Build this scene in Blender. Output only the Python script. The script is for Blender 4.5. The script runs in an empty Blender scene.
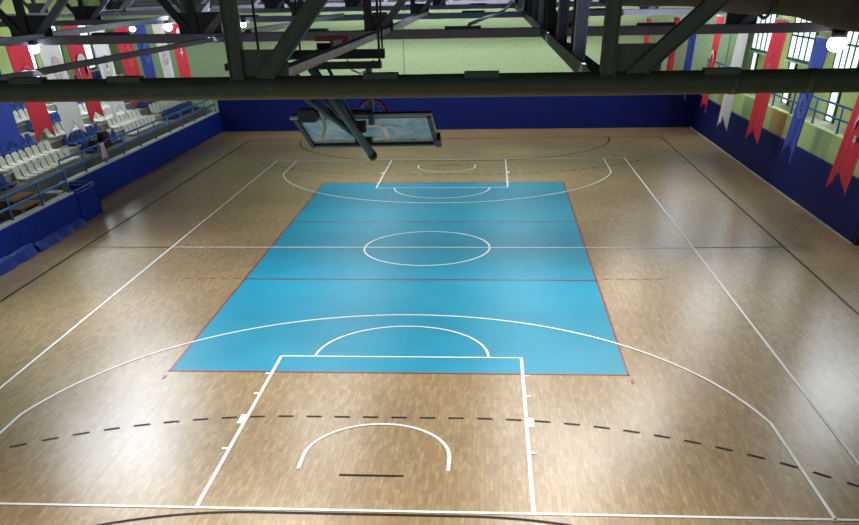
import bpy, bmesh, math, random
from mathutils import Vector, Matrix, Euler
random.seed(7)
SC = bpy.context.scene
COL = SC.collection

# ------------------------------------------------------------------ materials
def srgb(r, g, b):
    f = lambda c: (c/255/12.92) if c/255 <= 0.04045 else ((c/255+0.055)/1.055)**2.4
    return (f(r), f(g), f(b), 1.0)

def principled(name, col, rough=0.5, metal=0.0, noise=0.0, nscale=8.0, bump=0.0, bscale=40.0, spec=0.5, coat=0.0):
    m = bpy.data.materials.new(name); m.use_nodes = True
    nt = m.node_tree; b = nt.nodes['Principled BSDF']
    b.inputs['Base Color'].default_value = col
    b.inputs['Roughness'].default_value = rough
    b.inputs['Metallic'].default_value = metal
    b.inputs['Specular IOR Level'].default_value = spec
    if coat: b.inputs['Coat Weight'].default_value = coat
    tc = nt.nodes.new('ShaderNodeTexCoord')
    if noise:
        n = nt.nodes.new('ShaderNodeTexNoise'); n.inputs['Scale'].default_value = nscale; n.inputs['Detail'].default_value = 5
        nt.links.new(tc.outputs['Object'], n.inputs['Vector'])
        r = nt.nodes.new('ShaderNodeValToRGB')
        r.color_ramp.elements[0].position = .3; r.color_ramp.elements[1].position = .7
        k0, k1 = 1-noise, 1+noise
        r.color_ramp.elements[0].color = (col[0]*k0, col[1]*k0, col[2]*k0, 1)
        r.color_ramp.elements[1].color = (min(1, col[0]*k1), min(1, col[1]*k1), min(1, col[2]*k1), 1)
        nt.links.new(n.outputs['Fac'], r.inputs['Fac']); nt.links.new(r.outputs['Color'], b.inputs['Base Color'])
    if bump:
        n2 = nt.nodes.new('ShaderNodeTexNoise'); n2.inputs['Scale'].default_value = bscale; n2.inputs['Detail'].default_value = 4
        nt.links.new(tc.outputs['Object'], n2.inputs['Vector'])
        bp = nt.nodes.new('ShaderNodeBump'); bp.inputs['Strength'].default_value = bump; bp.inputs['Distance'].default_value = .02
        nt.links.new(n2.outputs['Fac'], bp.inputs['Height']); nt.links.new(bp.outputs['Normal'], b.inputs['Normal'])
    return m

def emissive(name, col, strength):
    m = bpy.data.materials.new(name); m.use_nodes = True
    b = m.node_tree.nodes['Principled BSDF']
    b.inputs['Base Color'].default_value = col
    b.inputs['Emission Color'].default_value = col
    b.inputs['Emission Strength'].default_value = strength
    return m

def parquet():
    m = bpy.data.materials.new('parquet'); m.use_nodes = True
    nt = m.node_tree; L = nt.links; b = nt.nodes['Principled BSDF']
    tc = nt.nodes.new('ShaderNodeTexCoord')
    mp = nt.nodes.new('ShaderNodeMapping'); mp.inputs['Rotation'].default_value = (0, 0, math.radians(90))
    L.new(tc.outputs['Object'], mp.inputs['Vector'])
    br = nt.nodes.new('ShaderNodeTexBrick')
    br.inputs['Scale'].default_value = 1.0
    br.inputs['Brick Width'].default_value = .30; br.inputs['Row Height'].default_value = .07
    br.inputs['Mortar Size'].default_value = .0025; br.inputs['Mortar Smooth'].default_value = .3; br.inputs['Bias'].default_value = 0
    br.offset = .37; br.offset_frequency = 2
    br.inputs['Color1'].default_value = srgb(172, 148, 110); br.inputs['Color2'].default_value = srgb(152, 128, 90)
    br.inputs['Mortar'].default_value = srgb(128, 102, 74)
    L.new(mp.outputs['Vector'], br.inputs['Vector'])
    n1 = nt.nodes.new('ShaderNodeTexNoise'); n1.inputs['Scale'].default_value = 3.2; n1.inputs['Detail'].default_value = 6
    mp2 = nt.nodes.new('ShaderNodeMapping'); mp2.inputs['Scale'].default_value = (6, 1.4, 1)
    L.new(tc.outputs['Object'], mp2.inputs['Vector']); L.new(mp2.outputs['Vector'], n1.inputs['Vector'])
    mx = nt.nodes.new('ShaderNodeMixRGB'); mx.blend_type = 'OVERLAY'; mx.inputs['Fac'].default_value = .45
    L.new(br.outputs['Color'], mx.inputs['Color1']); L.new(n1.outputs['Fac'], mx.inputs['Color2'])
    n3 = nt.nodes.new('ShaderNodeTexNoise'); n3.inputs['Scale'].default_value = .35; n3.inputs['Detail'].default_value = 3
    L.new(tc.outputs['Object'], n3.inputs['Vector'])
    mx2 = nt.nodes.new('ShaderNodeMixRGB'); mx2.blend_type = 'OVERLAY'; mx2.inputs['Fac'].default_value = .22
    L.new(mx.outputs['Color'], mx2.inputs['Color1']); L.new(n3.outputs['Fac'], mx2.inputs['Color2'])
    # long joints between the laid sheets of flooring
    sx = nt.nodes.new('ShaderNodeSeparateXYZ'); L.new(tc.outputs['Object'], sx.inputs['Vector'])
    def joint(src, pitch, off, w):
        a = nt.nodes.new('ShaderNodeMath'); a.operation = 'ADD'; a.inputs[1].default_value = off; L.new(src, a.inputs[0])
        q = nt.nodes.new('ShaderNodeMath'); q.operation = 'PINGPONG'; q.inputs[1].default_value = pitch/2; L.new(a.outputs[0], q.inputs[0])
        c = nt.nodes.new('ShaderNodeMath'); c.operation = 'LESS_THAN'; c.inputs[1].default_value = w; L.new(q.outputs[0], c.inputs[0])
        return c.outputs[0]
    j = joint(sx.outputs['X'], 22.0, 4.25, .009)
    mx3 = nt.nodes.new('ShaderNodeMixRGB'); mx3.inputs['Color2'].default_value = srgb(104, 82, 60)
    jm = nt.nodes.new('ShaderNodeMath'); jm.operation = 'MULTIPLY'; jm.inputs[1].default_value = .6; L.new(j, jm.inputs[0])
    L.new(jm.outputs[0], mx3.inputs['Fac']); L.new(mx2.outputs['Color'], mx3.inputs['Color1'])
    L.new(mx3.outputs['Color'], b.inputs['Base Color'])
    rr = nt.nodes.new('ShaderNodeMapRange'); rr.inputs['To Min'].default_value = .25; rr.inputs['To Max'].default_value = .36
    L.new(n3.outputs['Fac'], rr.inputs['Value']); L.new(rr.outputs[0], b.inputs['Roughness'])
    b.inputs['Specular IOR Level'].default_value = .5
    return m

def court_blue():
    m = bpy.data.materials.new('court_blue'); m.use_nodes = True
    nt = m.node_tree; L = nt.links; b = nt.nodes['Principled BSDF']
    tc = nt.nodes.new('ShaderNodeTexCoord')
    n = nt.nodes.new('ShaderNodeTexNoise'); n.inputs['Scale'].default_value = .8; n.inputs['Detail'].default_value = 6
    L.new(tc.outputs['Object'], n.inputs['Vector'])
    r = nt.nodes.new('ShaderNodeValToRGB')
    r.color_ramp.elements[0].position = .3; r.color_ramp.elements[1].position = .72
    r.color_ramp.elements[0].color = srgb(6, 142, 176); r.color_ramp.elements[1].color = srgb(14, 153, 187)
    L.new(n.outputs['Fac'], r.inputs['Fac'])
    sx = nt.nodes.new('ShaderNodeSeparateXYZ'); L.new(tc.outputs['Object'], sx.inputs['Vector'])
    q = nt.nodes.new('ShaderNodeMath'); q.operation = 'PINGPONG'; q.inputs[1].default_value = .9; L.new(sx.outputs['X'], q.inputs[0])
    c = nt.nodes.new('ShaderNodeMath'); c.operation = 'LESS_THAN'; c.inputs[1].default_value = .006; L.new(q.outputs[0], c.inputs[0])
    k = nt.nodes.new('ShaderNodeMath'); k.operation = 'MULTIPLY'; k.inputs[1].default_value = .25; L.new(c.outputs[0], k.inputs[0])
    mx = nt.nodes.new('ShaderNodeMixRGB'); mx.inputs['Color2'].default_value = srgb(80, 178, 205)
    L.new(k.outputs[0], mx.inputs['Fac']); L.new(r.outputs['Color'], mx.inputs['Color1'])
    L.new(mx.outputs['Color'], b.inputs['Base Color'])
    b.inputs['Roughness'].default_value = .45; b.inputs['Specular IOR Level'].default_value = .28
    return m

def padding_mat(name, col, axis, pitch=1.2):
    m = bpy.data.materials.new(name); m.use_nodes = True
    nt = m.node_tree; L = nt.links; b = nt.nodes['Principled BSDF']
    tc = nt.nodes.new('ShaderNodeTexCoord'); sx = nt.nodes.new('ShaderNodeSeparateXYZ'); L.new(tc.outputs['Object'], sx.inputs['Vector'])
    q = nt.nodes.new('ShaderNodeMath'); q.operation = 'PINGPONG'; q.inputs[1].default_value = pitch/2; L.new(sx.outputs[axis], q.inputs[0])
    c = nt.nodes.new('ShaderNodeMath'); c.operation = 'LESS_THAN'; c.inputs[1].default_value = .022; L.new(q.outputs[0], c.inputs[0])
    n = nt.nodes.new('ShaderNodeTexNoise'); n.inputs['Scale'].default_value = 1.3; n.inputs['Detail'].default_value = 5; L.new(tc.outputs['Object'], n.inputs['Vector'])
    r = nt.nodes.new('ShaderNodeValToRGB'); r.color_ramp.elements[0].position = .3; r.color_ramp.elements[1].position = .75
    r.color_ramp.elements[0].color = (col[0]*.8, col[1]*.8, col[2]*.8, 1); r.color_ramp.elements[1].color = (col[0]*1.2, col[1]*1.2, col[2]*1.2, 1)
    L.new(n.outputs['Fac'], r.inputs['Fac'])
    mx = nt.nodes.new('ShaderNodeMixRGB'); mx.inputs['Color2'].default_value = (col[0]*.4, col[1]*.4, col[2]*.45, 1)
    k = nt.nodes.new('ShaderNodeMath'); k.operation = 'MULTIPLY'; k.inputs[1].default_value = .7; L.new(c.outputs[0], k.inputs[0])
    L.new(k.outputs[0], mx.inputs['Fac']); L.new(r.outputs['Color'], mx.inputs['Color1']); L.new(mx.outputs['Color'], b.inputs['Base Color'])
    b.inputs['Roughness'].default_value = .6; b.inputs['Specular IOR Level'].default_value = .2
    return m

def cladding():
    m = principled('roof_cladding', srgb(112, 124, 128), .5)
    nt = m.node_tree; b = nt.nodes['Principled BSDF']
    tc = nt.nodes.new('ShaderNodeTexCoord'); w = nt.nodes.new('ShaderNodeTexWave'); w.bands_direction = 'Z'; w.inputs['Scale'].default_value = 2.6
    nt.links.new(tc.outputs['Object'], w.inputs['Vector'])
    r = nt.nodes.new('ShaderNodeValToRGB'); r.color_ramp.elements[0].color = srgb(40, 48, 52); r.color_ramp.elements[1].color = srgb(84, 98, 104)
    nt.links.new(w.outputs['Fac'], r.inputs['Fac']); nt.links.new(r.outputs['Color'], b.inputs['Base Color'])
    return m

def board_glass():
    m = bpy.data.materials.new('backboard_glass'); m.use_nodes = True
    nt = m.node_tree; L = nt.links; b = nt.nodes['Principled BSDF']; out = nt.nodes['Material Output']
    tc = nt.nodes.new('ShaderNodeTexCoord'); n = nt.nodes.new('ShaderNodeTexNoise'); n.inputs['Scale'].default_value = 5; n.inputs['Detail'].default_value = 8
    n.inputs['Distortion'].default_value = .6
    L.new(tc.outputs['Object'], n.inputs['Vector'])
    r = nt.nodes.new('ShaderNodeValToRGB'); r.color_ramp.elements[0].position = .35; r.color_ramp.elements[1].position = .72
    r.color_ramp.elements[0].color = srgb(120, 178, 222); r.color_ramp.elements[1].color = srgb(206, 230, 246)  # pale streaks are hall reflections painted into the glass colour
    L.new(n.outputs['Fac'], r.inputs['Fac']); L.new(r.outputs['Color'], b.inputs['Base Color'])
    b.inputs['Roughness'].default_value = .25
    t = nt.nodes.new('ShaderNodeBsdfTransparent'); t.inputs['Color'].default_value = (.75, .9, 1, 1)
    mx = nt.nodes.new('ShaderNodeMixShader'); mx.inputs['Fac'].default_value = .88
    L.new(t.outputs[0], mx.inputs[1]); L.new(b.outputs[0], mx.inputs[2]); L.new(mx.outputs[0], out.inputs['Surface'])
    return m

M = dict(
    parquet=parquet(), blue=court_blue(),
    white_line=principled('white_line', srgb(246, 249, 248), .5, noise=.06, nscale=6),
    black_line=principled('black_line', srgb(14, 13, 14), .55, spec=.2),
    red_line=principled('red_line', srgb(150, 30, 46), .4, noise=.2, nscale=5),
    dull_red_line=principled('dull_red_line', srgb(108, 34, 50), .4, noise=.2, nscale=5),
    green_wall=principled('green_wall', srgb(172, 200, 128), .8, noise=.07, nscale=7, bump=.3, bscale=30),
    green_wall_far=principled('green_wall_far', srgb(160, 188, 148), .8, noise=.08, nscale=9, bump=.4, bscale=30),
    pad_y=padding_mat('pad_y', srgb(4, 28, 108), 'Y', 2.4), pad_x=padding_mat('pad_x', srgb(2, 22, 94), 'X', 2.2),
    pad_left=padding_mat('pad_left', srgb(5, 46, 156), 'Y', 3.0),
    mat_blue=principled('mat_blue', srgb(20, 54, 150), .35, noise=.25, nscale=4, bump=.6, bscale=9),
    concrete=principled('concrete', srgb(150, 154, 146), .85, noise=.18, nscale=3),
    concrete_dark=principled('concrete_dark', srgb(112, 114, 108), .85, noise=.2, nscale=3),
    white_cap=principled('white_cap', srgb(196, 200, 196), .6, noise=.12, nscale=3),
    rail=principled('rail', srgb(56, 116, 188), .4),
    rail_right=principled('rail_right', srgb(40, 92, 148), .4),
    seat_white=principled('seat_white', srgb(214, 222, 214), .5, noise=.1, nscale=6),
    seat_blue=principled('seat_blue', srgb(24, 62, 138), .45, noise=.15, nscale=6),
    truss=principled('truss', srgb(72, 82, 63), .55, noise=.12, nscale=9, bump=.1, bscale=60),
    truss_far=principled('truss_far', srgb(112, 114, 136), .5, noise=.1, nscale=5),  # lavender roof daylight on the far trusses is put into this colour
    dark_steel=principled('dark_steel', srgb(34, 38, 42), .5, noise=.2, nscale=5),
    post_steel=principled('post_steel', srgb(186, 192, 222), .45),  # colour lightened to stand in for lavender light on the uprights
    pale_steel=principled('pale_steel', srgb(190, 190, 202), .45, metal=.2, noise=.15, nscale=8),
    black=principled('black', srgb(12, 12, 13), .5),
    teal=principled('teal', srgb(34, 78, 102), .4, noise=.15, nscale=6),
    teal_dark=principled('teal_dark', srgb(22, 48, 66), .45, noise=.2, nscale=6),
    orange=principled('orange', srgb(206, 78, 44), .45, noise=.15, nscale=8),
    rim=principled('rim', srgb(196, 72, 56), .4),
    net=principled('net', srgb(210, 212, 214), .8),
    glass=board_glass(),
    tarp=principled('tarp', srgb(64, 66, 60), .75, noise=.3, nscale=3, bump=.8, bscale=5),
    roof=principled('roof', srgb(58, 64, 66), .7, noise=.2, nscale=1),
    clad=cladding(),
    b_red=principled('b_red', srgb(216, 48, 74), .7, noise=.08, nscale=2),
    b_white=principled('b_white', srgb(238, 242, 250), .7, noise=.06, nscale=2),
    b_blue=principled('b_blue', srgb(44, 76, 190), .7, noise=.1, nscale=2),
    mark_white=principled('mark_white', srgb(226, 226, 232), .7),
    mark_pink=principled('mark_pink', srgb(222, 110, 128), .7),
    mark_red=principled('mark_red', srgb(206, 186, 198), .7),
    mark_pale=principled('mark_pale', srgb(110, 130, 200), .7),
    win_frame=principled('win_frame', srgb(30, 104, 78), .5),
    win_frame_white=principled('win_frame_white', srgb(196, 214, 204), .5),
    day=emissive('daylight_pane', (.86, .95, 1.0, 1), .85),
    day_left=emissive('daylight_pane_left', (.86, .95, 1.0, 1), 1.0),
    lamp=emissive('lamp_lens', (1, .99, .97, 1), 22),
    lamp_warm=emissive('lamp_lens_warm', (1, .9, .78, 1), 22),
    wood=principled('wood', srgb(136, 98, 66), .6, noise=.2, nscale=5),
    door_white=principled('door_white', srgb(200, 206, 210), .5),
    pink_cloth=principled('pink_cloth', srgb(206, 176, 188), .8, noise=.15, nscale=12),
    cable=principled('cable', srgb(176, 180, 182), .4, metal=.4),
)

# ------------------------------------------------------------------ helpers
def link(name, bm, mat, parent=None, smooth=False):
    me = bpy.data.meshes.new(name); bmesh.ops.recalc_face_normals(bm, faces=bm.faces[:]); bm.to_mesh(me); bm.free()
    if smooth:
        for p in me.polygons: p.use_smooth = True
    me.materials.append(mat)
    o = bpy.data.objects.new(name, me); COL.objects.link(o)
    if parent is not None:
        o.parent = parent
        o.matrix_parent_inverse = Matrix.Identity(4)
        w = Vector(parent.location)+(Vector(parent.parent.location) if parent.parent else Vector())
        if w.length > 1e-6: o.location = -w      # meshes are written in world space: undo the parent's offset
    return o

def tag(o, label, cat, group=None, kind=None):
    o['label'] = label; o['category'] = cat
    if group: o['group'] = group
    if kind: o['kind'] = kind
    return o

def thing(name, label, cat, loc, group=None):
    o = bpy.data.objects.new(name, None); COL.objects.link(o); o.location = loc; o.empty_display_size = .2
    return tag(o, label, cat, group)

def struct(o): o['kind'] = 'structure'; return o

def add_box(bm, x0, x1, y0, y1, z0, z1, bevel=0.0):
    r = bmesh.ops.create_cube(bm, size=1)
    vs = r['verts']
    for v in vs:
        v.co = Vector(((x0+x1)/2+v.co.x*(x1-x0), (y0+y1)/2+v.co.y*(y1-y0), (z0+z1)/2+v.co.z*(z1-z0)))
    if bevel:
        es = list({e for v in vs for e in v.link_edges})
        bmesh.ops.bevel(bm, geom=es, offset=bevel, segments=2, affect='EDGES', profile=.6)
    return bm

def B(*a, **k): return add_box(bmesh.new(), *a, **k)

def add_bar(bm, a, b, w, d=None, up=(0, 1, 0)):
    """rectangular bar from a to b, w across, d along 'up'"""
    d = d or w
    a, b = Vector(a), Vector(b); t = (b-a).normalized(); u = Vector(up); u = (u-t*u.dot(t))
    if u.length < 1e-4: u = Vector((1, 0, 0)); u = u-t*u.dot(t)
    u.normalize(); s = t.cross(u)
    vs = []
    for p in (a, b):
        for i, j in ((-1, -1), (1, -1), (1, 1), (-1, 1)): vs.append(bm.verts.new(p+s*i*w/2+u*j*d/2))
    for f in ((0, 1, 2, 3), (7, 6, 5, 4), (0, 4, 5, 1), (1, 5, 6, 2), (2, 6, 7, 3), (3, 7, 4, 0)): bm.faces.new([vs[i] for i in f])
    return bm

def add_angle(bm, a, b, w, t=.015, up=(0, 1, 0)):
    """channel section: web with two flanges"""
    a, b = Vector(a), Vector(b); d = (b-a).normalized(); u = Vector(up); u = (u-d*u.dot(d)).normalized(); s = d.cross(u)
    add_bar(bm, a, b, w, t, up)
    for k in (-1, 1):
        o = s*k*(w/2-t/2)+u*(w*.28)
        add_bar(bm, a+o, b+o, t, w*.56, up)
    return bm

def add_tube(bm, pts, r, n=10, cap=True):
    pts = [Vector(p) for p in pts]; rings = []
    prev = None
    for i, p in enumerate(pts):
        t = (pts[min(i+1, len(pts)-1)]-pts[max(i-1, 0)]).normalized()
        if prev is None:
            ref = Vector((0, 0, 1)) if abs(t.z) < .9 else Vector((1, 0, 0)); u = ref.cross(t).normalized()
        else:
            u = (prev-t*prev.dot(t)).normalized()
        prev = u; v = t.cross(u)
        rings.append([bm.verts.new(p+u*math.cos(2*math.pi*k/n)*r+v*math.sin(2*math.pi*k/n)*r) for k in range(n)])
    for a, b in zip(rings, rings[1:]):
        for k in range(n): bm.faces.new((a[k], a[(k+1) % n], b[(k+1) % n], b[k]))
    if cap:
        bm.faces.new(list(reversed(rings[0]))); bm.faces.new(rings[-1])
    return bm

# ------------------------------------------------------------------ camera
cam = bpy.data.cameras.new('camera'); co = bpy.data.objects.new('camera', cam); COL.objects.link(co)
co.location = (1.659, -23.343, 6.013); co.rotation_euler = (math.radians(52.64), math.radians(.96), math.radians(3.64))
co.rotation_euler = (0.9188, 0.0168, 0.0635)
cam.sensor_width = 36; cam.lens = 773.28/859*36; cam.shift_y = (575-262.5)/859
cam.clip_end = 200
SC.camera = co

# ------------------------------------------------------------------ floor and its markings
floor = struct(link('floor', B(-12.6, 12.2, -26, 22.9, -.2, 0), M['parquet']))
Z1, Z2, Z3 = .003, .006, .008
def strip(bm, a, b, w, z):
    a, b = Vector((a[0], a[1], 0)), Vector((b[0], b[1], 0)); t = (b-a).normalized(); s = Vector((-t.y, t.x, 0))*w/2
    vs = [bm.verts.new((p.x, p.y, z)) for p in (a+s, a-s, b-s, b+s)]; bm.faces.new(vs); return bm
def arc(bm, c, r, a0, a1, w, z, n=64):
    pr = None
    for i in range(n+1):
        t = math.radians(a0+(a1-a0)*i/n); ci, si = math.cos(t), math.sin(t)
        q = (bm.verts.new((c[0]+(r-w/2)*ci, c[1]+(r-w/2)*si, z)), bm.verts.new((c[0]+(r+w/2)*ci, c[1]+(r+w/2)*si, z)))
        if pr: bm.faces.new((pr[0], pr[1], q[1], q[0]))
        pr = q
    return bm
def line(name, mat, z, w, *segs):
    bm = bmesh.new()
    for s in segs: strip(bm, s[0], s[1], w, z)
    return link(name, bm, M[mat], floor)
def arcline(name, mat, z, w, *arcs, segs=()):
    bm = bmesh.new()
    for a in arcs: arc(bm, a[0], a[1], a[2], a[3], w, z)
    for s in segs: strip(bm, s[0], s[1], w, z)
    return link(name, bm, M[mat], floor)
# blue playing area
bm = bmesh.new(); bm.faces.new([bm.verts.new(v) for v in ((-4.53, -9.03, Z1), (4.47, -9.03, Z1), (4.56, 9.15, Z1), (-4.61, 9.18, Z1))])
link('blue_court_surface', bm, M['blue'], floor)
# volleyball lines
line('volleyball_boundary', 'red_line', Z2, .045, ((-4.53, -9.05), (-4.61, 9.18)), ((4.47, -9.05), (4.56, 9.15)))
line('volleyball_boundary', 'red_line', Z2, .045, ((-4.55, -9.03), (4.49, -9.03)), ((-4.6, 9.16), (4.56, 9.14)))
line('attack_line', 'dull_red_line', Z2, .075, ((-4.55, -3.0), (4.5, -3.08)))
line('attack_line', 'dull_red_line', Z2, .07, ((-4.6, 3.03), (4.53, 2.98)))
for y in (-2.97, 3.0):
    for s in (-1, 1):
        bm = bmesh.new()
        for k in range(5): strip(bm, (s*(4.68+.33*k), y), (s*(4.85+.33*k), y), .05, Z2)
        link('attack_line_dash', bm, M['red_line'], floor)
line('service_mark', 'red_line', Z2, .05, ((-4.53, -9.25), (-4.53, -9.42)), ((4.5, -9.25), (4.5, -9.42)))
# basketball lines
line('sideline', 'white_line', Z3, .055, ((-7.55, -14.03), (-7.5, 14.05)))
line('sideline', 'white_line', Z3, .055, ((7.52, -14.03), (7.5, 14.05)))
line('end_line', 'white_line', Z3, .055, ((-7.57, -14.02), (7.54, -13.99)))
line('end_line', 'white_line', Z3, .055, ((-7.52, 14.06), (7.52, 14.06)))
line('centre_line', 'white_line', Z3, .06, ((-7.5, .05), (7.5, -.02)))
arcline('centre_circle', 'white_line', Z3, .055, ((0, 0), 1.8, 0, 360))
for s in (-1, 1):
    fy = s*8.22; by = s*14.0; cy = s*12.425
    line('lane_line', 'white_line', Z3, .06, ((-2.45, by), (-2.45, fy)), ((2.45, by), (2.45, fy)))
    line('free_throw_line', 'white_line', Z3, .05, ((-2.47, fy), (2.47, fy)))
    a = (0, 180) if s < 0 else (180, 360)
    arcline('free_throw_arc', 'white_line', Z3, .05, ((0.02, fy), 1.77, *a))
    arcline('no_charge_arc', 'white_line', Z3, .06, ((0.0, cy), 1.18, *a), segs=[((-1.18, cy+s*.4), (-1.18, cy)), ((1.18, cy+s*.4), (1.18, cy))])
    th = math.degrees(math.acos(6.575/6.72)); yj = 6.72*math.sin(math.radians(th))
    aa = (th, 180-th) if s < 0 else (180+th, 360-th)
    arcline('three_point_line', 'white_line', Z3, .055, ((0, cy), 6.72, *aa), segs=[((-6.575, cy-s*yj), (-6.61, by)), ((6.575, cy-s*yj), (6.62, by))])
    bm = bmesh.new()
    for sx in (-1, 1):
        for d, l in ((9.12, .07), (10.05, .07), (11.12, .36), (12.2, .07)):
            strip(bm, (sx*2.525, s*(d-l/2)), (sx*2.525, s*(d+l/2)), .1, Z3)
    link('lane_mark', bm, M['white_line'], floor)
# handball lines
line('handball_sideline', 'black_line', Z2, .06, ((-10.2, -14.8), (-10.15, 19.75)))
line('handball_sideline', 'black_line', Z2, .06, ((10.03, -14.8), (10.0, 19.75)))
line('handball_centre_line', 'black_line', Z2, .045, ((-10.1, .07), (-7.5, .05)), ((7.5, -.02), (10.02, .02)))
line('goal_line', 'black_line', Z2, .05, ((-10.15, 19.75), (10, 19.75)))
for s in (-1, 1):
    g = s*20.0 if s < 0 else 19.75
    a1 = (90, 180, 0, 90) if s < 0 else (180, 270, 270, 360)
    r6 = 5.9 if s < 0 else 6.0
    arcline('goal_area_line', 'black_line', Z2, .055, ((-1.5, g), r6, a1[0], a1[1]), ((1.5, g), r6, a1[2], a1[3]), segs=[((-1.5, g-s*r6), (1.5, g-s*r6))])
    bm = bmesh.new()   # dashed nine metre line
    R9 = 9.02; half = [(t, 'l') for t in []]
    pts = []
    full = 3.0+2*(R9*math.pi/2)
    def at(d):
        d0 = d-1.5
        if abs(d) <= 1.5: return (d, g-s*R9)
        e = (abs(d)-1.5)/R9; k = 1 if d > 0 else -1
        return (k*(1.5+R9*math.sin(e)), g-s*R9*math.cos(e))
    d = -11.9
    while d < 11.9:
        a, b = at(d), at(d+.27)
        if abs(a[0]) < 10.1 and abs(b[0]) < 10.1: strip(bm, a, b, .055, Z2)
        d += .5
    link('free_throw_dashes', bm, M['black_line'], floor)
    line('seven_metre_line', 'black_line', Z2, .055, ((-.5, g+(-s)*7.0), (.5, g+(-s)*7.0)))

# ------------------------------------------------------------------ walls
back = struct(link('wall_back', B(-17.8, 14.4, 22.8, 23.1, -.2, 5.08), M['green_wall_far']))
struct(link('padding', B(-12.4, 12.05, 22.72, 22.8, 0.02, 1.5, bevel=.015), M['pad_x'], back))
struct(link('cladding', B(-17.8, 14.4, 22.78, 23.1, 5.08, 7.6), M['clad'], back))
bm = bmesh.new()
for x in (-2.62, 13.2): add_box(bm, x, x+.03, 22.78, 22.81, 1.5, 5.08)
link('expansion_joint', bm, M['concrete_dark'], back)
wl = struct(link('wall_left', B(-17.8, -17.5, -26, 22.8, 0, 7.6), M['green_wall']))
wr = struct(link('wall_right', B(14.2, 14.5, -26, 22.8, 0, 7.6), M['green_wall']))
# right gallery: low wall with padding, gallery floor
par = struct(link('wall_gallery', B(12.07, 12.3, .35, 22.8, 0, 2.22), M['green_wall']))
struct(link('padding', B(11.98, 12.07, .35, 22.72, .03, 1.5, bevel=.015), M['pad_y'], par))
struct(link('wall_gallery_near', B(12.07, 12.3, -26, -1.3, 0, 2.22), M['green_wall']))
struct(link('wall_gallery_lintel', B(12.07, 12.3, -1.3, .35, 1.9, 2.22), M['green_wall']))
struct(link('baseboard_right', B(11.94, 11.98, .35, 22.7, 0, .03), M['white_cap']))
struct(link('floor_gallery', B(12.3, 14.2, -26, 22.8, 1.6, 1.75), M['concrete']))
dr = struct(link('door_1', B(12.12, 12.18, -1.25, .05, 0, 1.88), M['door_white']))
struct(link('door_frame', B(12.0, 12.3, .2, .35, 0, 1.9), M['black'], dr))
# left: two upstand walls in front of the stand, with the stair box between
u1 = struct(link('wall_stand_far', B(-12.58, -12.42, 4.4, 22.8, 0, .92), M['concrete']))
struct(link('padding', B(-12.42, -12.34, 4.4, 22.72, .02, .92, bevel=.015), M['pad_left'], u1))
struct(link('capping', B(-12.62, -12.36, 4.4, 22.8, .92, .96), M['white_cap'], u1))
u2 = struct(link('wall_stand_near', B(-11.68, -11.5, -26, 2.9, 0, .92), M['concrete']))
struct(link('padding', B(-11.5, -11.43, -26, 2.9, .02, .92, bevel=.015), M['pad_left'], u2))
struct(link('capping', B(-11.7, -11.45, -26, 2.88, .92, .96), M['white_cap'], u2))
# stair box
sb = thing('stair_enclosure', 'blue padded box around the stair down from the left stand to the court', 'stair', (-11.9, 3.6, 0))
link('side_panel', B(-11.5, -11.4, 2.92, 4.45, .02, .88, bevel=.012), M['pad_left'], sb)
link('end_panel', B(-12.34, -11.4, 4.36, 4.46, .02, .88, bevel=.012), M['pad_left'], sb)
bm = bmesh.new()
for k in range(3): add_box(bm, -12.3+.0*k, -11.52, 2.95+.36*k, 3.3+.36*k, 0, .2+.16*k)
link('steps', bm, M['concrete_dark'], sb)
bm = bmesh.new(); add_tube(bm, [(-12.3, 3.0, .97), (-11.45, 3.0, .97), (-11.45, 4.4, .97), (-12.3, 4.4, .97)], .022)
for p in ((-11.45, 3.02), (-11.45, 4.38)): add_tube(bm, [(p[0], p[1], .85), (p[0], p[1], .97)], .02)
link('rail', bm, M['rail'], sb)
# loose mats at the foot of the near wall
def base_mat(y0, y1, h, lab):
    bm = bmesh.new(); n = 14
    for i in range(n+1):
        y = y0+(y1-y0)*i/n
        w = .03*math.sin(i*1.7)+.02*math.sin(i*3.1)
        prof = [(-11.42, h+w*.6), (-11.36+w*.3, h*.8), (-11.30+w, .12), (-11.24+w, 0.01), (-11.42, .01)]
        row = [bm.verts.new((px, y, pz)) for px, pz in prof]
        if i:
            for k in range(len(prof)-1): bm.faces.new((pv[k], pv[k+1], row[k+1], row[k]))
            bm.faces.new((pv[-1], pv[0], row[0], row[-1]))
        else: bm.faces.new(row)
        pv = row
    bm.faces.new(list(reversed(pv)))
    o = link('floor_mat', bm, M['mat_blue'], smooth=False)
    tag(o, lab, 'mat', 'blue mats along the foot of the left wall')
base_mat(-4.9, -.55, .30, 'crumpled blue mat at the foot of the left wall nearest the camera')
base_mat(-.42, 2.85, .22, 'flat blue mat at the foot of the left wall beside the stair box')

# terraces of the left stand
stand = struct(link('floor_stand', B(-17.5, -12.58, -10, 22.8, 0, .55), M['concrete_dark']))
struct(link('walkway', B(-12.62, -11.68, -10, 2.9, 0, .55), M['concrete_dark'], stand))
NROW = 7
rowX = [-13.4-.65*k for k in range(NROW)]; rowZ = [1.24+.24*k for k in range(NROW)]
for k in range(NROW):
    x1 = rowX[k]+.33; x0 = -17.5
    struct(link('terrace', B(x0, x1, -10, 22.8, rowZ[k]-.34 if k else .5, rowZ[k]-.10), M['concrete'] if k % 2 else M['concrete_dark'], stand))

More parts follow.
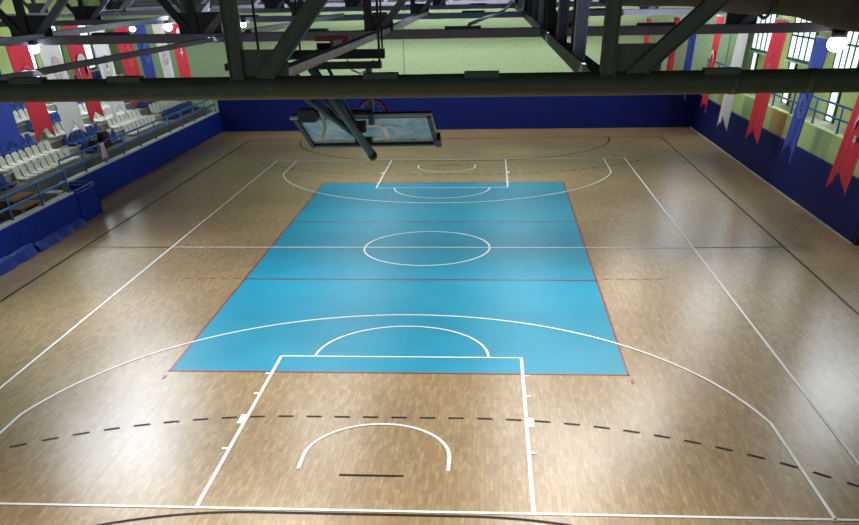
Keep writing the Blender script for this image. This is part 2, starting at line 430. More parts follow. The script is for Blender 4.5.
# seats -----------------------------------------------------------------
def seat_mesh(mat):
    """moulded bucket seat facing +X, built at the origin"""
    bm = bmesh.new()
    prof = [(.19, .0), (.20, .05), (.08, .045), (-.08, .04), (-.145, .09), (-.17, .22), (-.19, .33), (-.215, .335), (-.20, .2), (-.17, .04), (-.12, .0)]
    W = [(-.175, .0), (-.13, .0), (0, -.012), (.13, .0), (.175, .0)]
    rows = []
    for (w, dz) in W:
        e = 1 if abs(w) > .15 else 0
        rows.append([bm.verts.new((px*(.95 if e else 1), w, max(0, pz+(dz if pz > .03 else 0)-(.05 if e and pz > .3 else 0)))) for px, pz in prof])
    for a, b in zip(rows, rows[1:]):
        for i in range(len(prof)): bm.faces.new((a[i], a[(i+1) % len(prof)], b[(i+1) % len(prof)], b[i]))
    bm.faces.new(rows[0]); bm.faces.new(list(reversed(rows[-1])))
    add_box(bm, -.12, .1, -.12, .12, -.05, .005)
    bmesh.ops.recalc_face_normals(bm, faces=bm.faces[:])
    me = bpy.data.meshes.new('seat'); bm.to_mesh(me); bm.free(); me.materials.append(mat); return me
SEAT = {'white': seat_mesh(M['seat_white']), 'blue': seat_mesh(M['seat_blue'])}
ORD = 'first second third fourth fifth sixth seventh eighth ninth tenth eleventh twelfth'.split()
ROWN = 'front second third fourth fifth sixth top'.split()
BLK = [(-.4, 3.0), (3.4, 7.7), (8.7, 12.0), (12.9, 17.0), (17.9, 22.3)]
BLKN = ['nearest', 'second', 'middle', 'fourth', 'farthest']
COLR = [['blue']*7, ['white', 'white', 'blue', 'blue', 'white', 'blue', 'white'], ['blue', 'blue', 'white', 'blue', 'white', 'blue', 'white'],
        ['white', 'white', 'white', 'white', 'blue', 'white', 'blue'], ['blue', 'white', 'blue', 'blue', 'white', 'white', 'blue']]
VIS0 = [0.3, 2.1, 3.8, 5.7, 7.6, 9.8, 12.0]        # rows nearer than this lie outside the frame
for k in range(NROW):
    for bi, (a, b) in enumerate(BLK):
        n = int((b-a)/.47)
        for j in range(n):
            y = a+.235+.47*j
            if y < VIS0[k]: continue
            c = COLR[bi][k]
            o = bpy.data.objects.new('stadium_seat', SEAT[c]); COL.objects.link(o)
            o.location = (rowX[k], y, rowZ[k]-.05)
            tag(o, f'{c} plastic seat, {ORD[j]} from the near end of the {BLKN[bi]} block, {ROWN[k]} row', 'seat', f'seats in the {ROWN[k]} row of the left stand')

# railings ----------------------------------------------------------------
def railing(label, x, y0, y1, z0, zm, zt, step, mat, group, r=.032, off=0):
    t = thing('railing', label, 'railing', (x, y0, z0), group)
    for nm, z in (('top_rail', zt), ('middle_rail', zm)):
        bm = bmesh.new(); add_tube(bm, [(x, y0, z), (x, y1, z)], r); link(nm, bm, mat, t, True)
    y = y0+off
    while y <= y1+.01:
        bm = bmesh.new(); add_tube(bm, [(x, y, z0), (x, y, zt)], r); add_box(bm, x-.05, x+.05, y-.05, y+.05, z0, z0+.02)
        link('post', bm, mat, t, True); y += step
    return t
railing('blue pipe railing on the long wall in front of the left stand', -12.5, 4.5, 22.5, .96, 1.28, 1.58, 1.8, M['rail'], None)
railing('blue pipe railing on the nearer, projecting wall of the left stand', -11.57, -6.3, 2.8, .96, 1.27, 1.58, 1.82, M['rail'], None)
railing('blue pipe railing along the right hand gallery above the green wall', 12.2, -4.9, 22.2, 2.22, 2.58, 2.92, 2.25, M['rail_right'], None, r=.03)

# things left on the stand -------------------------------------------------
bm = bmesh.new(); add_box(bm, -12.35, -11.8, .1, 1.35, .98, 1.03, bevel=.01)
t = thing('bench', 'brown wooden bench top behind the near railing of the left stand', 'bench', (-12.1, .7, .55))
link('seat_board', bm, M['wood'], t)
for y in (.2, 1.25): link('leg', B(-12.3, -11.85, y-.03, y+.03, .55, .98), M['wood'], t)
t = thing('side_table', 'brown wooden table between near railing and front row seats', 'table', (-12.75, 1.7, .55))
link('table_top', B(-12.95, -12.5, 1.1, 2.4, 1.0, 1.05, bevel=.01), M['wood'], t)
for y in (1.2, 2.3): link('leg', B(-12.9, -12.55, y-.03, y+.03, .55, 1.0), M['wood'], t)
t = thing('crate', 'small white crate standing beside the stair box', 'crate', (-12.05, 3.1, .5))
bm = B(-12.28, -11.8, 2.45, 2.84, .55, .98, bevel=.02); link('crate_body', bm, M['door_white'], t)
link('lid', B(-12.3, -11.78, 2.43, 2.86, .98, 1.01, bevel=.008), M['white_cap'], t)
def drape(name, mat, x, y, zt, w, ln, label, cat):
    bm = bmesh.new(); n, mrow = 8, 10
    rows = []
    for i in range(n+1):
        yy = y-w/2+w*i/n; col = []
        for j in range(mrow+1):
            s = (j/mrow-.42)*ln*1.6; ang = max(-1, min(1, s/.09))*math.pi/2
            px = x+.05*math.sin(ang)+.012*math.sin(i*2.1+j); pz = zt+.035*math.cos(ang)-max(0, abs(s)-.09)
            if s < 0: pz += .0
            col.append(bm.verts.new((px+(.02*math.sin(i*1.9) if abs(s) > .12 else 0), yy+.05*math.sin(j*.9)*(i/n-.5), pz)))
        rows.append(col)
    for a, b in zip(rows, rows[1:]):
        for j in range(mrow): bm.faces.new((a[j], a[j+1], b[j+1], b[j]))
    o = link(name, bm, mat, smooth=True)
    sm = o.modifiers.new('thick', 'SOLIDIFY'); sm.thickness = .02
    tag(o, label, cat)
drape('jacket', M['pink_cloth'], -12.5, 7.95, 1.58, .42, .62, 'pale pink jacket draped over the far railing of the left stand', 'jacket')
drape('jacket', M['black'], -12.5, 8.55, 1.6, .45, .34, 'black jacket draped on the railing next to the pale pink one', 'jacket')
def bag(x, y, z, s, label):
    t = thing('backpack', label, 'bag', (x, y, z))
    bm = B(x-.17*s, x+.17*s, y-.24*s, y+.24*s, z, z+.5*s, bevel=.07*s); link('bag_body', bm, M['black'], t, True)
    bm = B(x+.14*s, x+.24*s, y-.17*s, y+.17*s, z+.04, z+.26*s, bevel=.03*s); link('pocket', bm, M['black'], t, True)
    bm = bmesh.new(); add_tube(bm, [(x, y-.06, z+.49*s), (x, y-.04, z+.58*s), (x, y+.04, z+.58*s), (x, y+.06, z+.49*s)], .015); link('handle', bm, M['black'], t, True)
bag(rowX[0]-.02, 10.35, rowZ[0]-.01, .9, 'black backpack on a blue front row seat of the left stand')
bag(rowX[0]+.02, 9.4, rowZ[0]-.01, .6, 'smaller black bag on a blue seat left of the backpack')

# ------------------------------------------------------------------ windows
def window(idx, x, y0, y1, z0, z1, face, day, nv=4, nh=2, frame='win_frame', strip_y=None, zfloor=1.75):
    """glazed window on a side wall at plane x; face=+1 looks toward +X"""
    s = face
    xa, xb = sorted((x, x+s*.05))
    pane = struct(link(f'window_{idx}', B(xa, xb, y0, y1, z0, z1), M[day]))
    bm = bmesh.new(); xf = x+s*.08; fa, fb = sorted((x, xf))
    w = .09
    add_box(bm, fa, fb, y0-w, y0+.01, z0-w, z1+w); add_box(bm, fa, fb, y1-.01, y1+w, z0-w, z1+w)
    add_box(bm, fa, fb, y0, y1, z0-w, z0+.01); add_box(bm, fa, fb, y0, y1, z1-.01, z1+w)
    for i in range(1, nv): yy = y0+(y1-y0)*i/nv; add_box(bm, fa, fb, yy-.045, yy+.045, z0, z1)
    for i in range(1, nh): zz = z0+(z1-z0)*i/nh; add_box(bm, fa, fb, y0, y1, zz-.03, zz+.03)
    struct(link('window_frame', bm, M[frame], pane))
    struct(link('window_sill', B(*sorted((x, x+s*.14)), y0-.12, y1+.12, z0-w-.05, z0-w), M['win_frame_white'], pane))
    if strip_y:
        q = struct(link('window_strip', B(xa, xb, strip_y[0], strip_y[1], zfloor+.05, z0-w-.05), M[day], pane))
        bm = bmesh.new()
        for yy in (strip_y[0], strip_y[1]): add_box(bm, fa, fb, yy-.06, yy+.06, zfloor, z0-w)
        struct(link('window_strip_frame', bm, M[frame], pane))
WX = 14.2
for i, (y0, y1) in enumerate(((-6.2, -3.6), (-.6, 1.9), (4.2, 6.4), (8.9, 11.1), (13.7, 16.5), (19.3, 22.2))):
    window(i+1, WX, y0, y1, 3.36, 5.6, -1, 'day', 4, 3, strip_y=(y1-1.25, y1-.45))
for i, (y0, y1) in enumerate(((13.6, 14.6), (15.9, 17.2), (18.3, 20.4))):
    window(i+10, -17.5, y0, y1, 3.1, 4.9, 1, 'day_left', 2, 1)

# ------------------------------------------------------------------ trusses
ZB, ZT = 5.35, 7.35
TY = [-15.9, -7.4, 2.0, 11.6, 20.4]
TN = ['nearest roof truss, its dark green bottom chord crossing the whole view', 'second roof truss from the camera, over the near free throw area',
      'third roof truss from the camera, over the centre line', 'fourth roof truss from the camera, over the far free throw area', 'farthest roof truss, just in front of the back wall']
for ti, y in enumerate(TY):
    t = thing('roof_truss', TN[ti], 'truss', (0, y, ZB), 'roof trusses')
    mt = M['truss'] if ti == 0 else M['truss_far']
    xl, xr = (-17.5, 14.2)
    bm = bmesh.new()
    if ti == 0: add_tube(bm, [(xl, y, ZB+.005), (xr, y, ZB+.005)], .082, 20)
    else: add_box(bm, xl, xr, y-.09, y+.09, ZB-.065, ZB+.065, bevel=.012)
    link('bottom_chord', bm, mt, t, ti == 0)
    bm = bmesh.new(); add_box(bm, xl, xr, y-.08, y+.08, ZT-.07, ZT+.07); link('top_chord', bm, mt, t)
    if ti == 0:
        for x in (3.62, 4.2, -3.4): bm = bmesh.new(); add_tube(bm, [(x-.03, y, ZB+.005), (x+.03, y, ZB+.005)], .086, 20); link('coupling', bm, mt, t, True)
        for x in (-2.2, -1.36, .78, 1.6, 3.5): link('cleat', B(x-.14, x+.14, y-.06, y+.06, ZB+.06, ZB+.10), mt, t)
    else:
        for x in (-4.9, -1.4, 1.2, 4.4): link('cleat', B(x-.3, x+.3, y-.1, y+.1, ZB+.06, ZB+.10), M['dark_steel'], t)
    nodes = [-.25+3.0*k for k in range(-6, 5)]
    for x in nodes:
        if x < xl+.3 or x > xr-.5: continue
        dx = 1.9 if abs(x+.25) < .1 else 2.35
        mm = mt if ti == 0 else M['dark_steel']
        w = .115 if ti == 0 else .13
        px = x-.15
        bm = bmesh.new(); add_bar(bm, (px, y, ZB), (px, y, ZT), w, .10)
        if ti == 0:
            for q in (-1, 1): add_bar(bm, (px+q*(w/2-.006), y-.055, ZB+.05), (px+q*(w/2-.006), y-.055, ZT), .012, .02)
        link('web_post', bm, mm, t)
        x2 = min(x+.05+dx*.98, xr)
        bm = bmesh.new(); a, b = Vector((x+.03, y+.005, ZB+.03)), Vector((x2, y+.005, ZT))
        add_bar(bm, a, b, .12 if ti == 0 else .11, .09)
        if ti == 0:
            d = (b-a).normalized(); s = Vector((d.z, 0, -d.x))
            for q in (-1, 1): add_bar(bm, a+s*q*.056+Vector((0, -.05, 0))+d*.1, b+s*q*.056+Vector((0, -.05, 0)), .01, .02)
        link('web_diagonal', bm, mm if ti == 0 else (M['dark_steel'] if (round(x*10) % 2) else mt), t)
        if ti and x < -2:
            bm = bmesh.new(); add_bar(bm, (x-.2, y-.01, ZB+.03), (x-1.9, y-.01, ZT), .11, .09); link('web_diagonal', bm, mm, t)
            bm = bmesh.new(); add_box(bm, x-.42, x+.32, y-.014, y+.014, ZB+.03, ZB+.36); link('node_plate', bm, mm, t)
        bm = bmesh.new(); add_box(bm, x-.10, x+.27, y-.012, y+.012, ZB+.03, ZB+.27); link('gusset_plate', bm, mm, t)

# wide lengthwise beam on the right with its uprights
t = thing('lengthwise_beam', 'dark lattice beam running the length of the hall right of the middle', 'beam', (2.62, 3, ZB))
bm = bmesh.new(); add_box(bm, 2.50, 2.53, -15.85, 22.7, ZB-.05, ZB+.07); add_box(bm, 2.53, 2.80, -15.85, 22.7, ZB-.05, ZB-.03); link('bottom_chord', bm, M['black'], t)
bm = bmesh.new(); add_box(bm, 2.50, 2.78, -15.85, 22.7, ZT-.15, ZT-.05); link('top_chord', bm, M['dark_steel'], t)
y = -13.4; i = 0
while y < 22:
    mm = (M['post_steel'], M['dark_steel'], M['truss_far'])[i % 3]
    bm = bmesh.new(); add_angle(bm, (2.62+(.06 if i % 2 else -.02), y, ZB-.03), (2.62+(.06 if i % 2 else -.02), y, ZT-.1), .13, .018, up=(0, -1, 0)); link('upright', bm, mm, t)
    y += 1.25 if y < 0 else 2.4; i += 1

# pale ties between trusses
def tie(x0, y0, x1, y1, w, label, mat='pale_steel', z=ZB+.035):
    t = thing('bracing_tie', label, 'tie', (x0, y0, z), 'steel ties between the roof trusses')
    bm = bmesh.new(); add_angle(bm, (x0, y0, z), (x1, y1, z), w, .014, up=(0, 0, 1)); link('channel', bm, M[mat], t)
    bm = bmesh.new(); d = Vector((x1-x0, y1-y0, 0)); L = d.length; d.normalize()
    for k in (.12, .45, .5, .55, .88): p = Vector((x0, y0, z+.012))+d*L*k; add_tube(bm, [p, p+Vector((0, 0, .012))], .016, 8)
    link('bolt', bm, M['black'], t)
tie(-.17, -15.85, -.08, -7.48, .12, 'pale grey steel tie from nearest truss to second, left of the middle')
tie(-.06, -7.32, -.06, 1.92, .13, 'pale grey steel tie from second truss to third, left of the middle')
tie(-2.72, -15.85, -2.55, -7.48, .08, 'dark grey tie on the left between the nearest and second trusses', 'truss_far')
tie(-2.5, -7.32, -2.3, 1.92, .12, 'grey tie on the left between the second and third trusses')
tie(-6.1, -7.32, -7.1, 1.92, .14, 'long pale tie at far left between the second and third trusses')
tie(-6.1, -15.85, -6.1, -7.48, .12, 'pale tie at the left edge between the nearest and second trusses')
bm = bmesh.new(); add_tube(bm, [(1.3, -7.4, 5.47), (2.0, 2.0, 5.43), (2.38, 11.4, 5.42)], .028, 8)
tag(link('stay_cable', bm, M['cable'], smooth=True), 'thin pale stay cable running diagonally over the far trusses', 'cable')

# ------------------------------------------------------------------ folded basketball backstop
bs = thing('basketball_backstop', 'folded up ceiling basketball backstop with blue tinted glass board', 'basketball hoop', (0.07, -11.6, 4.49))
Rb = Euler((2.631, -.015, -.059)).to_matrix(); cb = Vector((.067, -11.615, 4.493))
def bl(x, y, z): return cb+Rb@Vector((x, y, z))
def lbox(bm, x0, x1, y0, y1, z0, z1):
    r = bmesh.ops.create_cube(bm, size=1)
    for v in r['verts']: v.co = bl((x0+x1)/2+v.co.x*(x1-x0), (y0+y1)/2+v.co.y*(y1-y0), (z0+z1)/2+v.co.z*(z1-z0))
    return bm
H = .436
bm = bmesh.new(); lbox(bm, -.86, .86, -H+.05, H-.05, -.01, .01); g = link('glass_board', bm, M['glass'], bs)
bm = bmesh.new()
for a in ((-.86, .86, -H+.05, -H+.062), (-.86, .86, H-.062, H-.05), (-.86, -.845, -H+.05, H-.05), (.845, .86, -H+.05, H-.05)): lbox(bm, a[0], a[1], a[2], a[3], .011, .014)
sq = .2
for a in ((-sq+.05, sq+.05, -.30, -.25), (-sq+.05, sq+.05, .10, .15), (-sq+.05, -sq+.10, -.3, .15), (sq, sq+.05, -.3, .15)): lbox(bm, a[0], a[1], a[2], a[3], .011, .014)
link('white_marking', bm, M['mark_white'], g)
bm = bmesh.new()
lbox(bm, -.9, .9, -H, -H+.055, -.03, .05); lbox(bm, -.9, .9, H-.05, H, -.03, .03); lbox(bm, -.9, -.845, -H, H, -.03, .05); lbox(bm, .845, .9, -H, H, -.03, .05)
lbox(bm, .86, .94, -H-.02, -H+.2, -.04, .06)
fr = link('board_frame', bm, M['black'], bs)
bm = bmesh.new(); lbox(bm, -.9, .9, H-.002, H+.008, .0, .032); lbox(bm, .9, .906, -.1, H, .0, .032); link('white_edge', bm, M['white_cap'], fr)
# rim on the far side of the board
RC = Vector((.0, -.22, -.24)); bm = bmesh.new()
pts = [bl(RC.x+.225*math.cos(2*math.pi*k/32), RC.y, RC.z+.225*math.sin(2*math.pi*k/32)) for k in range(33)]
add_tube(bm, pts, .018, 8); link_rim = link('rim', bm, M['rim'], bs, True)
bm = bmesh.new(); lbox(bm, .03, .15, -.27, -.17, -.06, -.01); link('rim_bracket', bm, M['rim'], link_rim)
bm = bmesh.new()
for k in range(12):
    a = 2*math.pi*k/12
    p = [bl(RC.x+.22*math.cos(a)*q, RC.y+.16*(1-q)*1.6, RC.z+.22*math.sin(a)*q) for q in (1, .8, .62, .55)]
    a2 = a+2*math.pi/12
    p2 = [bl(RC.x+.22*math.cos(a+(a2-a)*j/3)*q, RC.y+.16*(1-q)*1.6, RC.z+.22*math.sin(a+(a2-a)*j/3)*q) for j, q in enumerate((1, .8, .62, .55))]
    add_tube(bm, p2, .006, 5, False); add_tube(bm, [bl(RC.x+.22*math.cos(a-(a2-a)*j/3)*q, RC.y+.16*(1-q)*1.6, RC.z+.22*math.sin(a-(a2-a)*j/3)*q) for j, q in enumerate((1, .8, .62, .55))], .006, 5, False)
link('net', bm, M['net'], bs)
# carriage above, black double beam
for q in ((-1.35, .44, -13.0, -12.88, 5.27, 5.335), (-1.35, .22, -10.68, -10.56, 5.22, 5.325)): link('carriage_beam', B(*q), M['black'], bs)
link('carriage_side', B(-1.1, -1.02, -13.0, -10.56, 5.24, 5.32), M['black'], bs)
for x, y in ((-.95, -10.62), (.19, -10.62), (-.95, -12.94), (.42, -12.94)):
    link('hanger', B(x-.012, x+.012, y-.012, y+.012, 5.3, 7.28), M['black'], bs)
# teal masts and struts
bm = bmesh.new(); add_tube(bm, [(-.36, -12.94, 5.28), (.145, -11.93, 4.24)], .052, 14)
mast = link('mast', bm, M['teal'], bs, True)
d = (Vector((.145, -11.93, 4.24))-Vector((-.36, -12.94, 5.28))).normalized(); e = Vector((.145, -11.93, 4.24))
bm = bmesh.new(); add_tube(bm, [e-d*.03, e+d*.04], .058, 14); link('end_cap', bm, M['black'], mast, True)
bm = bmesh.new(); add_tube(bm, [(-.91, -12.85, 5.28), (-.03, -11.95, 4.46)], .042, 12); link('strut', bm, M['teal'], bs, True)
bm = bmesh.new(); add_tube(bm, [(-.62, -12.9, 5.28), (-.02, -12.05, 4.52)], .022, 8); link('strut', bm, M['dark_steel'], bs, True)
bm = bmesh.new(); add_tube(bm, [(-.18, -12.9, 5.28), (.0, -12.2, 4.62)], .02, 8); link('strut', bm, M['black'], bs, True)
bm = bmesh.new(); add_tube(bm, [(-.55, -12.15, 4.78), (.2, -12.15, 4.74)], .03, 8); link('cross_tube', bm, M['black'], bs, True)
bm = bmesh.new(); add_bar(bm, (.17, -12.0, 4.6), (.17, -12.0, 5.26), .07, .07); link('upright', bm, M['teal'], bs)
bm = bmesh.new(); add_box(bm, -.72, -.5, -12.3, -12.05, 4.66, 4.80, bevel=.01); wb = link('winch_box', bm, M['teal_dark'], bs)
bm = bmesh.new(); add_tube(bm, [(-.84, -12.2, 4.70), (-.7, -12.2, 4.70)], .018, 8); link('pipe_stub', bm, M['net'], wb, True)
bm = bmesh.new(); add_tube(bm, [(-.45, -12.35, 4.84), (-.40, -12.3, 4.72), (-.38, -12.32, 4.6), (-.42, -12.35, 4.5)], .02, 8); link('hose', bm, M['net'], bs, True)
bm = bmesh.new(); add_box(bm, -.1, .1, -12.12, -11.98, 4.52, 4.64); add_box(bm, -.06, .16, -12.0, -11.9, 4.38, 4.45); link('hinge', bm, M['black'], bs)
bm = bmesh.new(); add_tube(bm, [(-.3, -10.62, 5.2), (-.22, -10.8, 5.1), (-.1, -10.85, 5.06), (.0, -10.8, 5.1), (.06, -10.62, 5.2)], .012, 6); link('lead', bm, M['net'], bs, True)
# orange winch motor on top of the rear beam
link('winch_shelf', B(-.75, -.22, -10.56, -10.25, 5.30, 5.325), M['black'], bs)
w = thing('winch_motor', 'orange winch motor sitting on the black beam above the basketball backstop', 'winch', (-.5, -10.4, 5.32))
link('housing', B(-.76, -.30, -10.5, -10.3, 5.415, 5.47, bevel=.01), M['orange'], w)
link('motor_body', B(-.55, -.30, -10.5, -10.28, 5.325, 5.415, bevel=.015), M['orange'], w)
link('drum', add_tube(bmesh.new(), [(-.75, -10.4, 5.36), (-.55, -10.4, 5.36)], .033, 14), M['black'], w, True)
link('nameplate', B(-.50, -.37, -10.51, -10.5, 5.36, 5.43), M['pale_steel'], w)

# ------------------------------------------------------------------ tarpaulin under the roof, top right
bm = bmesh.new(); n = 26
lo = [(2.95, 5.80), (3.6, 5.775), (4.15, 5.73), (4.6, 5.69), (5.05, 5.66), (5.35, 5.59), (5.85, 5.51), (6.2, 5.46), (7.2, 5.5), (9.5, 5.62)]
def lowz(x):
    for (xa, za), (xb, zb) in zip(lo, lo[1:]):
        if xa <= x <= xb: return za+(zb-za)*(x-xa)/(xb-xa)
    return lo[-1][1]
pv = None
for i in range(n+1):
    x = 2.95+(9.5-2.95)*i/n; z0 = lowz(x); row = []
    for k in range(16):
        a = 2*math.pi*k/16
        rz = .3+.05*math.sin(i*.8); ry = .34
        row.append(bm.verts.new((x, -12.0+ry*math.cos(a)+.02*math.sin(3*a+i), z0+rz+rz*math.sin(a)*(1+.05*math.sin(i*1.3+k)))))
    if pv:
        for k in range(16): bm.faces.new((pv[k], pv[(k+1) % 16], row[(k+1) % 16], row[k]))
    else: bm.faces.new(row)
    pv = row
bm.faces.new(list(reversed(pv)))
t = thing('rolled_curtain', 'dark brown-grey rolled up dividing curtain sagging under the roof', 'curtain', (6, -12, 5.5))
link('roll', bm, M['tarp'], t, True)
for x in (4.8, 6.6, 8.6):
    bm = bmesh.new(); z0 = lowz(x)
    pts = [(x+.05*math.sin(a*.5), -12.0+.38*math.cos(a), z0+.31+.35*math.sin(a)) for a in [2*math.pi*k/20 for k in range(21)]]
    add_tube(bm, pts, .018, 6, False); add_tube(bm, [(x, -12, z0+.6), (x, -12, 7.5)], .012, 6); link('strap', bm, M['black'], t)

# ------------------------------------------------------------------ banners
def banner(x, y0, y1, zt, zb, colour, mark, label, group, inward, mz=(), notch=.3, skew=0, msz=.3, my=0):
    yc = (y0+y1)/2; wdt = y1-y0
    t = thing('banner', label, 'banner', (x, yc, zb), group)
    bm = bmesh.new(); nu, nv = 14, 28
    grid = []
    for i in range(nu+1):
        u = i/nu; col = []
        # swallow tail: two points, cut up in the middle
        tip = zb+notch*(1-abs(2*u-1))*1.0
        for j in range(nv+1):
            v = j/nv; z = zt+(tip-zt)*v
            fold = (.035*math.sin(u*9+yc)+.02*math.sin(u*17+2*yc))*min(1, v*2)
            col.append(bm.verts.new((x+fold, y0+wdt*u+skew*v, z)))
        grid.append(col)
    for a, b in zip(grid, grid[1:]):
        for j in range(nv): bm.faces.new((a[j], a[j+1], b[j+1], b[j]))
    cl = link('cloth', bm, M['b_'+colour], t, True)
    s = cl.modifiers.new('thick', 'SOLIDIFY'); s.thickness = .008
    link('hanging_rod', add_tube(bmesh.new(), [(x, y0-.05, zt), (x, y1+.05, zt)], .022, 8), M['cable'], t, True)
    bm = bmesh.new()
    for y in (y0+.1, y1-.1): add_tube(bm, [(x, y, zt), (x, yc, 5.46)], .006, 5)
    link('cord', bm, M['cable'], t)
    # flat mark on the face toward the hall
    xm = x+inward*.065
    def shape(poly, name, mat):
        bm = bmesh.new(); top = [bm.verts.new((xm, yc+my+skew*.4+a, b)) for a, b in poly]; bot = [bm.verts.new((xm-inward*.006, yc+my+skew*.4+a, b)) for a, b in poly]
        bm.faces.new(top); bm.faces.new(list(reversed(bot)))
        for i in range(len(poly)): bm.faces.new((top[i], top[(i+1) % len(poly)], bot[(i+1) % len(poly)], bot[i]))
        bmesh.ops.triangulate(bm, faces=bm.faces[:]); link(name, bm, M[mat], t)
    if mark == 'flag':
        R, r, off = wdt*msz, wdt*msz*.82, wdt*msz*.33
        zc = mz[0]
        # crescent opening downward along the banner, star below it
        outer = [(R*math.cos(a), R*math.sin(a)) for a in [math.radians(-62+304*k/30) for k in range(31)]]
        po = [(R*math.cos(math.radians(q)), R*math.sin(math.radians(q))) for q in [-52+284*k/34 for k in range(35)]]
        pi_ = [(r*math.cos(math.radians(q)), -off+r*math.sin(math.radians(q))) for q in [-33+246*k/34 for k in range(35)]]
        poly = [(a, zc+b) for a, b in po]+[(a, zc+b) for a, b in reversed(pi_)]
        shape(poly, 'crescent', 'mark_white')
        rs = wdt*msz*.56; zs = mz[1]
        st = []
        for k in range(10):
            a = math.radians(-90+36*k); q = rs if k % 2 == 0 else rs*.4
            st.append((q*math.cos(a), zs+q*math.sin(a)))
        shape(st, 'star', 'mark_white')
    elif mark:
        R = wdt*.25; zc = mz[0]; n = 28
        bm = bmesh.new()
        def ring(r0, r1):
            pr = None
            for k in range(n+1):
                a = 2*math.pi*k/n; q = [bm.verts.new((xm, yc+skew*.4+r*math.cos(a), zc+r*math.sin(a))) for r in (r0, r1)]
                if pr: bm.faces.new((pr[0], pr[1], q[1], q[0]))
                pr = q
        ring(R*.86, R); ring(R*.52, R*.60)
        for k in range(16):     # letter-like ticks round the seal
            a = 2*math.pi*k/16; c = Vector((math.cos(a), math.sin(a))); sd = Vector((-c.y, c.x))
            q = [c*R*.66+sd*R*.06, c*R*.80+sd*R*.06, c*R*.80-sd*R*.06, c*R*.66-sd*R*.06]
            bm.faces.new([bm.verts.new((xm, yc+skew*.4+p.x, zc+p.y)) for p in q])
        for k in range(3):
            a = math.radians(90+120*k); c = Vector((math.cos(a), math.sin(a)))
            q = [c*R*.4, Vector((-c.y, c.x))*R*.12, Vector((c.y, -c.x))*R*.12]
            bm.faces.new([bm.verts.new((xm, yc+skew*.4+p.x, zc+p.y)) for p in q])
        link('round_emblem', bm, M[mark], t)
    return t
XL, XR = -12.0, 11.3
GL, GR = 'banners over the left stand', 'banners along the right wall'
banner(XL, .35, 1.65, 5.1, 2.28, 'blue', 'mark_pale', 'blue swallowtail banner cut by the left edge of the photo', GL, 1, (4.0,), .33)
banner(XL, 2.25, 3.55, 4.86, 2.36, 'red', 'mark_pink', 'nearest red banner with a pale round emblem over the left stand', GL, 1, (4.0,), .36, .3)
banner(XL, 4.12, 5.42, 5.1, 2.2, 'white', 'mark_red', 'white banner beside the nearest red one over the left stand', GL, 1, (4.1,), .4, .45)
banner(XL, 5.98, 7.26, 5.2, 2.36, 'red', 'flag', 'red banner with white crescent and star over the left stand', GL, 1, (4.0, 3.3), .35, .5)
banner(XL, 8.0, 9.35, 5.15, 2.22, 'white', 'mark_red', 'white banner right of the crescent one over the left stand', GL, 1, (3.9,), .4, .5)
banner(XL, 10.25, 11.5, 5.1, 2.38, 'red', 'mark_pink', 'red emblem banner between a white and a blue one, left stand', GL, 1, (4.05,), .35, .45)
banner(XL, 12.1, 13.4, 5.0, 2.35, 'blue', 'mark_pale', 'blue emblem banner in the far half of the left row', GL, 1, (4.05,), .35, .3)
banner(XL, 14.15, 15.5, 5.0, 2.4, 'white', 'mark_red', 'farthest white banner over the left stand', GL, 1, (3.85,), .35, .45)
banner(XL, 16.25, 17.6, 4.95, 2.4, 'red', 'flag', 'farthest red banner over the left stand, with a white crescent', GL, 1, (4.3, 3.85), .35, .4)
banner(9.0, 20.6, 21.9, 4.6, 2.6, 'red', None, 'farthest red banner by the right wall, half hidden by the truss', GR, -1)
banner(10.35, 21.0, 22.4, 4.6, 1.8, 'red', 'mark_pink', 'second farthest red banner in the right row', GR, -1, (3.5,), .3)
banner(10.95, 19.85, 21.25, 4.6, 1.43, 'blue', 'mark_pale', 'farthest blue banner in the right row', GR, -1, (3.4,), .35, .3)
banner(XR, 16.65, 18.0, 4.75, 1.27, 'red', 'flag', 'red banner with white crescent and star by the right wall', GR, -1, (3.3, 2.72), .33, .35, .22)
banner(XR, 12.55, 13.95, 4.85, 1.08, 'white', 'mark_red', 'white banner hanging by the right wall', GR, -1, (2.9,), .42, .7)
banner(XR, 8.0, 9.55, 4.9, 1.24, 'red', 'mark_pink', 'red banner by the right wall, between the white and near blue ones', GR, -1, (3.3,), .42, .65)
banner(XR, 3.85, 5.12, 4.6, 1.26, 'blue', 'mark_pale', 'large blue banner with round emblem near the right gallery railing', GR, -1, (2.85,), .5, .9)
banner(XR, -.71, .70, 4.7, 1.24, 'red', 'flag', 'nearest red banner cut by the right edge of the photo', GR, -1, (2.95, 2.6), .5, .81, .17, -.02)
for x, nm, y0 in ((XL, 'left', -5), (XR, 'right', -5)):
    bm = bmesh.new(); add_tube(bm, [(x, y0, 5.475), (x, 22.8, 5.475)], .012, 6)
    tag(link('banner_wire', bm, M['cable'], smooth=True), f'thin steel wire carrying the {nm} row of banners', 'wire')

# ------------------------------------------------------------------ floodlights and lighting
def flood(x, y, z, warm, label, power, size=.5, ry=0.0, lens_r=.13):
    t = thing('floodlight', label, 'lamp', (x, y, z), 'floodlights under the trusses')
    bm = bmesh.new()
    r = bmesh.ops.create_uvsphere(bm, u_segments=16, v_segments=8, radius=lens_r)
    for v in r['verts']: v.co = Vector((x+v.co.x, y+v.co.y, z+v.co.z*.75))
    link('lens', bm, M['lamp_warm' if warm else 'lamp'], t, True)
    bm = bmesh.new(); add_tube(bm, [(x, y, z+lens_r*.55), (x, y, z+lens_r*1.3)], lens_r*.8, 14); link('housing', bm, M['dark_steel'], t, True)
    bm = bmesh.new(); add_tube(bm, [(x, y, z+lens_r), (x, y, ZB+.02), (x, y+.08, ZB+.02)], .02, 6); link('bracket', bm, M['dark_steel'], t, True)
flood(-6.26, -7.55, 5.24, False, 'bright floodlight on the second truss, in front of the white left banner', 0, lens_r=.09)
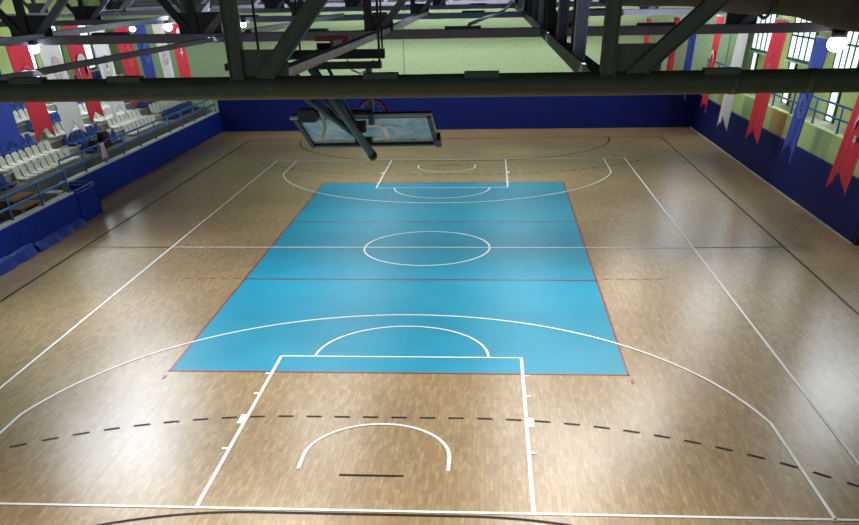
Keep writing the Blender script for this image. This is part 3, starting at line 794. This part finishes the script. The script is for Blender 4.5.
flood(7.35, -7.55, 5.13, True, 'bright warm floodlight at the upper right, beside the blue banner', 0, lens_r=.15)
flood(-8.06, 1.85, 5.19, False, 'left floodlight of the close pair on the third truss', 0, lens_r=.08)
flood(-7.07, 1.85, 5.22, False, 'right floodlight of the close pair on the third truss', 0, lens_r=.115)
flood(-4.98, 1.85, 5.24, False, 'small floodlight on third truss beside the near truss post', 0, lens_r=.08)

def area(x, y, z, p, size, col=(1, .96, .9), rot=(0, 0, 0), sy=None, spread=math.pi):
    l = bpy.data.lights.new('area_lamp', 'AREA'); l.energy = p; l.color = col; l.size = size; l.spread = spread
    if sy: l.shape = 'RECTANGLE'; l.size_y = sy
    else: l.shape = 'DISK'
    o = bpy.data.objects.new('area_lamp', l); COL.objects.link(o); o.location = (x, y, z); o.rotation_euler = rot
    return o
W = (1, .97, .93); CW = (.86, .93, 1)
K = 0.8
def aimed(x, y, z, p, size, c, tilt, spread, sy=None):
    """area light below the trusses, tipped from straight down toward the near end of the hall"""
    h = Vector((1.7-x, -23-y, 0)).normalized(); t = math.radians(tilt)
    n = h*math.sin(t)+Vector((0, 0, -math.cos(t)))
    return area(x, y, z, p, size, c, n.to_track_quat('-Z', 'Y').to_euler(), sy, math.radians(spread))
for y, p in ((-14.2, 175), (-8.6, 138), (-2.5, 118), (4.2, 98), (10.6, 82), (17.2, 52)):     # rows of lamps under the trusses
    for x in (-3.0, 3.0): aimed(x, y, 5.15, p*K, 2.0, W, 22, 112, 1.6)
for x, y, p, c in ((-9.2, .2, 120, CW), (-8.6, -4.4, 165, CW), (-9.8, 3.2, 34, CW), (6.6, -1.0, 62, W), (4.5, -3.7, 75, W), (10.4, 8.0, 62, CW), (12.6, .3, 80, CW), (7.7, 11.6, 50, W), (11.4, 19.5, 60, CW)):  # unseen lights added to lay glare patches on the floor
    aimed(x, y, 5.15, p*K, 3.0 if x < -8 else 1.9, c, 36, 104)
for y in (-3.2, 6.8, 16.0): area(-1, y, 7.5, 120*K, 10, CW, sy=1.2, spread=math.radians(120))      # roof lights between the trusses
for y in (-5, .6, 5.3, 10.0, 15.1, 20.8): area(14.0, y, 4.4, 75*K, 2.2, CW, (0, math.radians(90), 0), 1.9)
for y in (14.1, 16.5, 19.4): area(-17.3, y, 4.0, 70*K, 1.6, CW, (0, math.radians(-90), 0), 1.2)
area(0, 17.6, 6.9, 620*K, 18, W, (math.radians(55), 0, 0), .8, math.radians(120))                   # unseen light added to wash the end wall
for y in (2, 10, 18): area(12.9, y, 6.9, 90*K, 5, W, (0, math.radians(-24), 0), .6, math.radians(86))   # added out of view to brighten the gallery wall
for y in (5, 13): area(-15.0, y, 7.1, 180*K, 3, W, (0, math.radians(14), 0), 6, math.radians(78))        # extra unseen lights that brighten the stand
for y, p in ((1, 60), (8, 70), (16, 85)):                                                                # made-up sideways lights, added to brighten the banners
    area(5.2, y, 5.0, p*K*1.9, 2.2, W, (0, math.radians(-102), 0), spread=math.radians(110))
    area(-6.0, y+1.5, 5.0, p*K*1.8, 2.0, W, (0, math.radians(102), 0), spread=math.radians(110))

# roof
struct(link('ceiling', B(-17.8, 14.5, -26, 23.1, 7.6, 7.75), M['roof']))

# world
w = bpy.data.worlds.new('world'); SC.world = w; w.use_nodes = True
bg = w.node_tree.nodes['Background']; bg.inputs['Color'].default_value = (.8, .9, 1, 1); bg.inputs['Strength'].default_value = .42
SC.view_settings.view_transform = 'Standard'
SC.view_settings.look = 'None'
SC.view_settings.exposure = 0.0
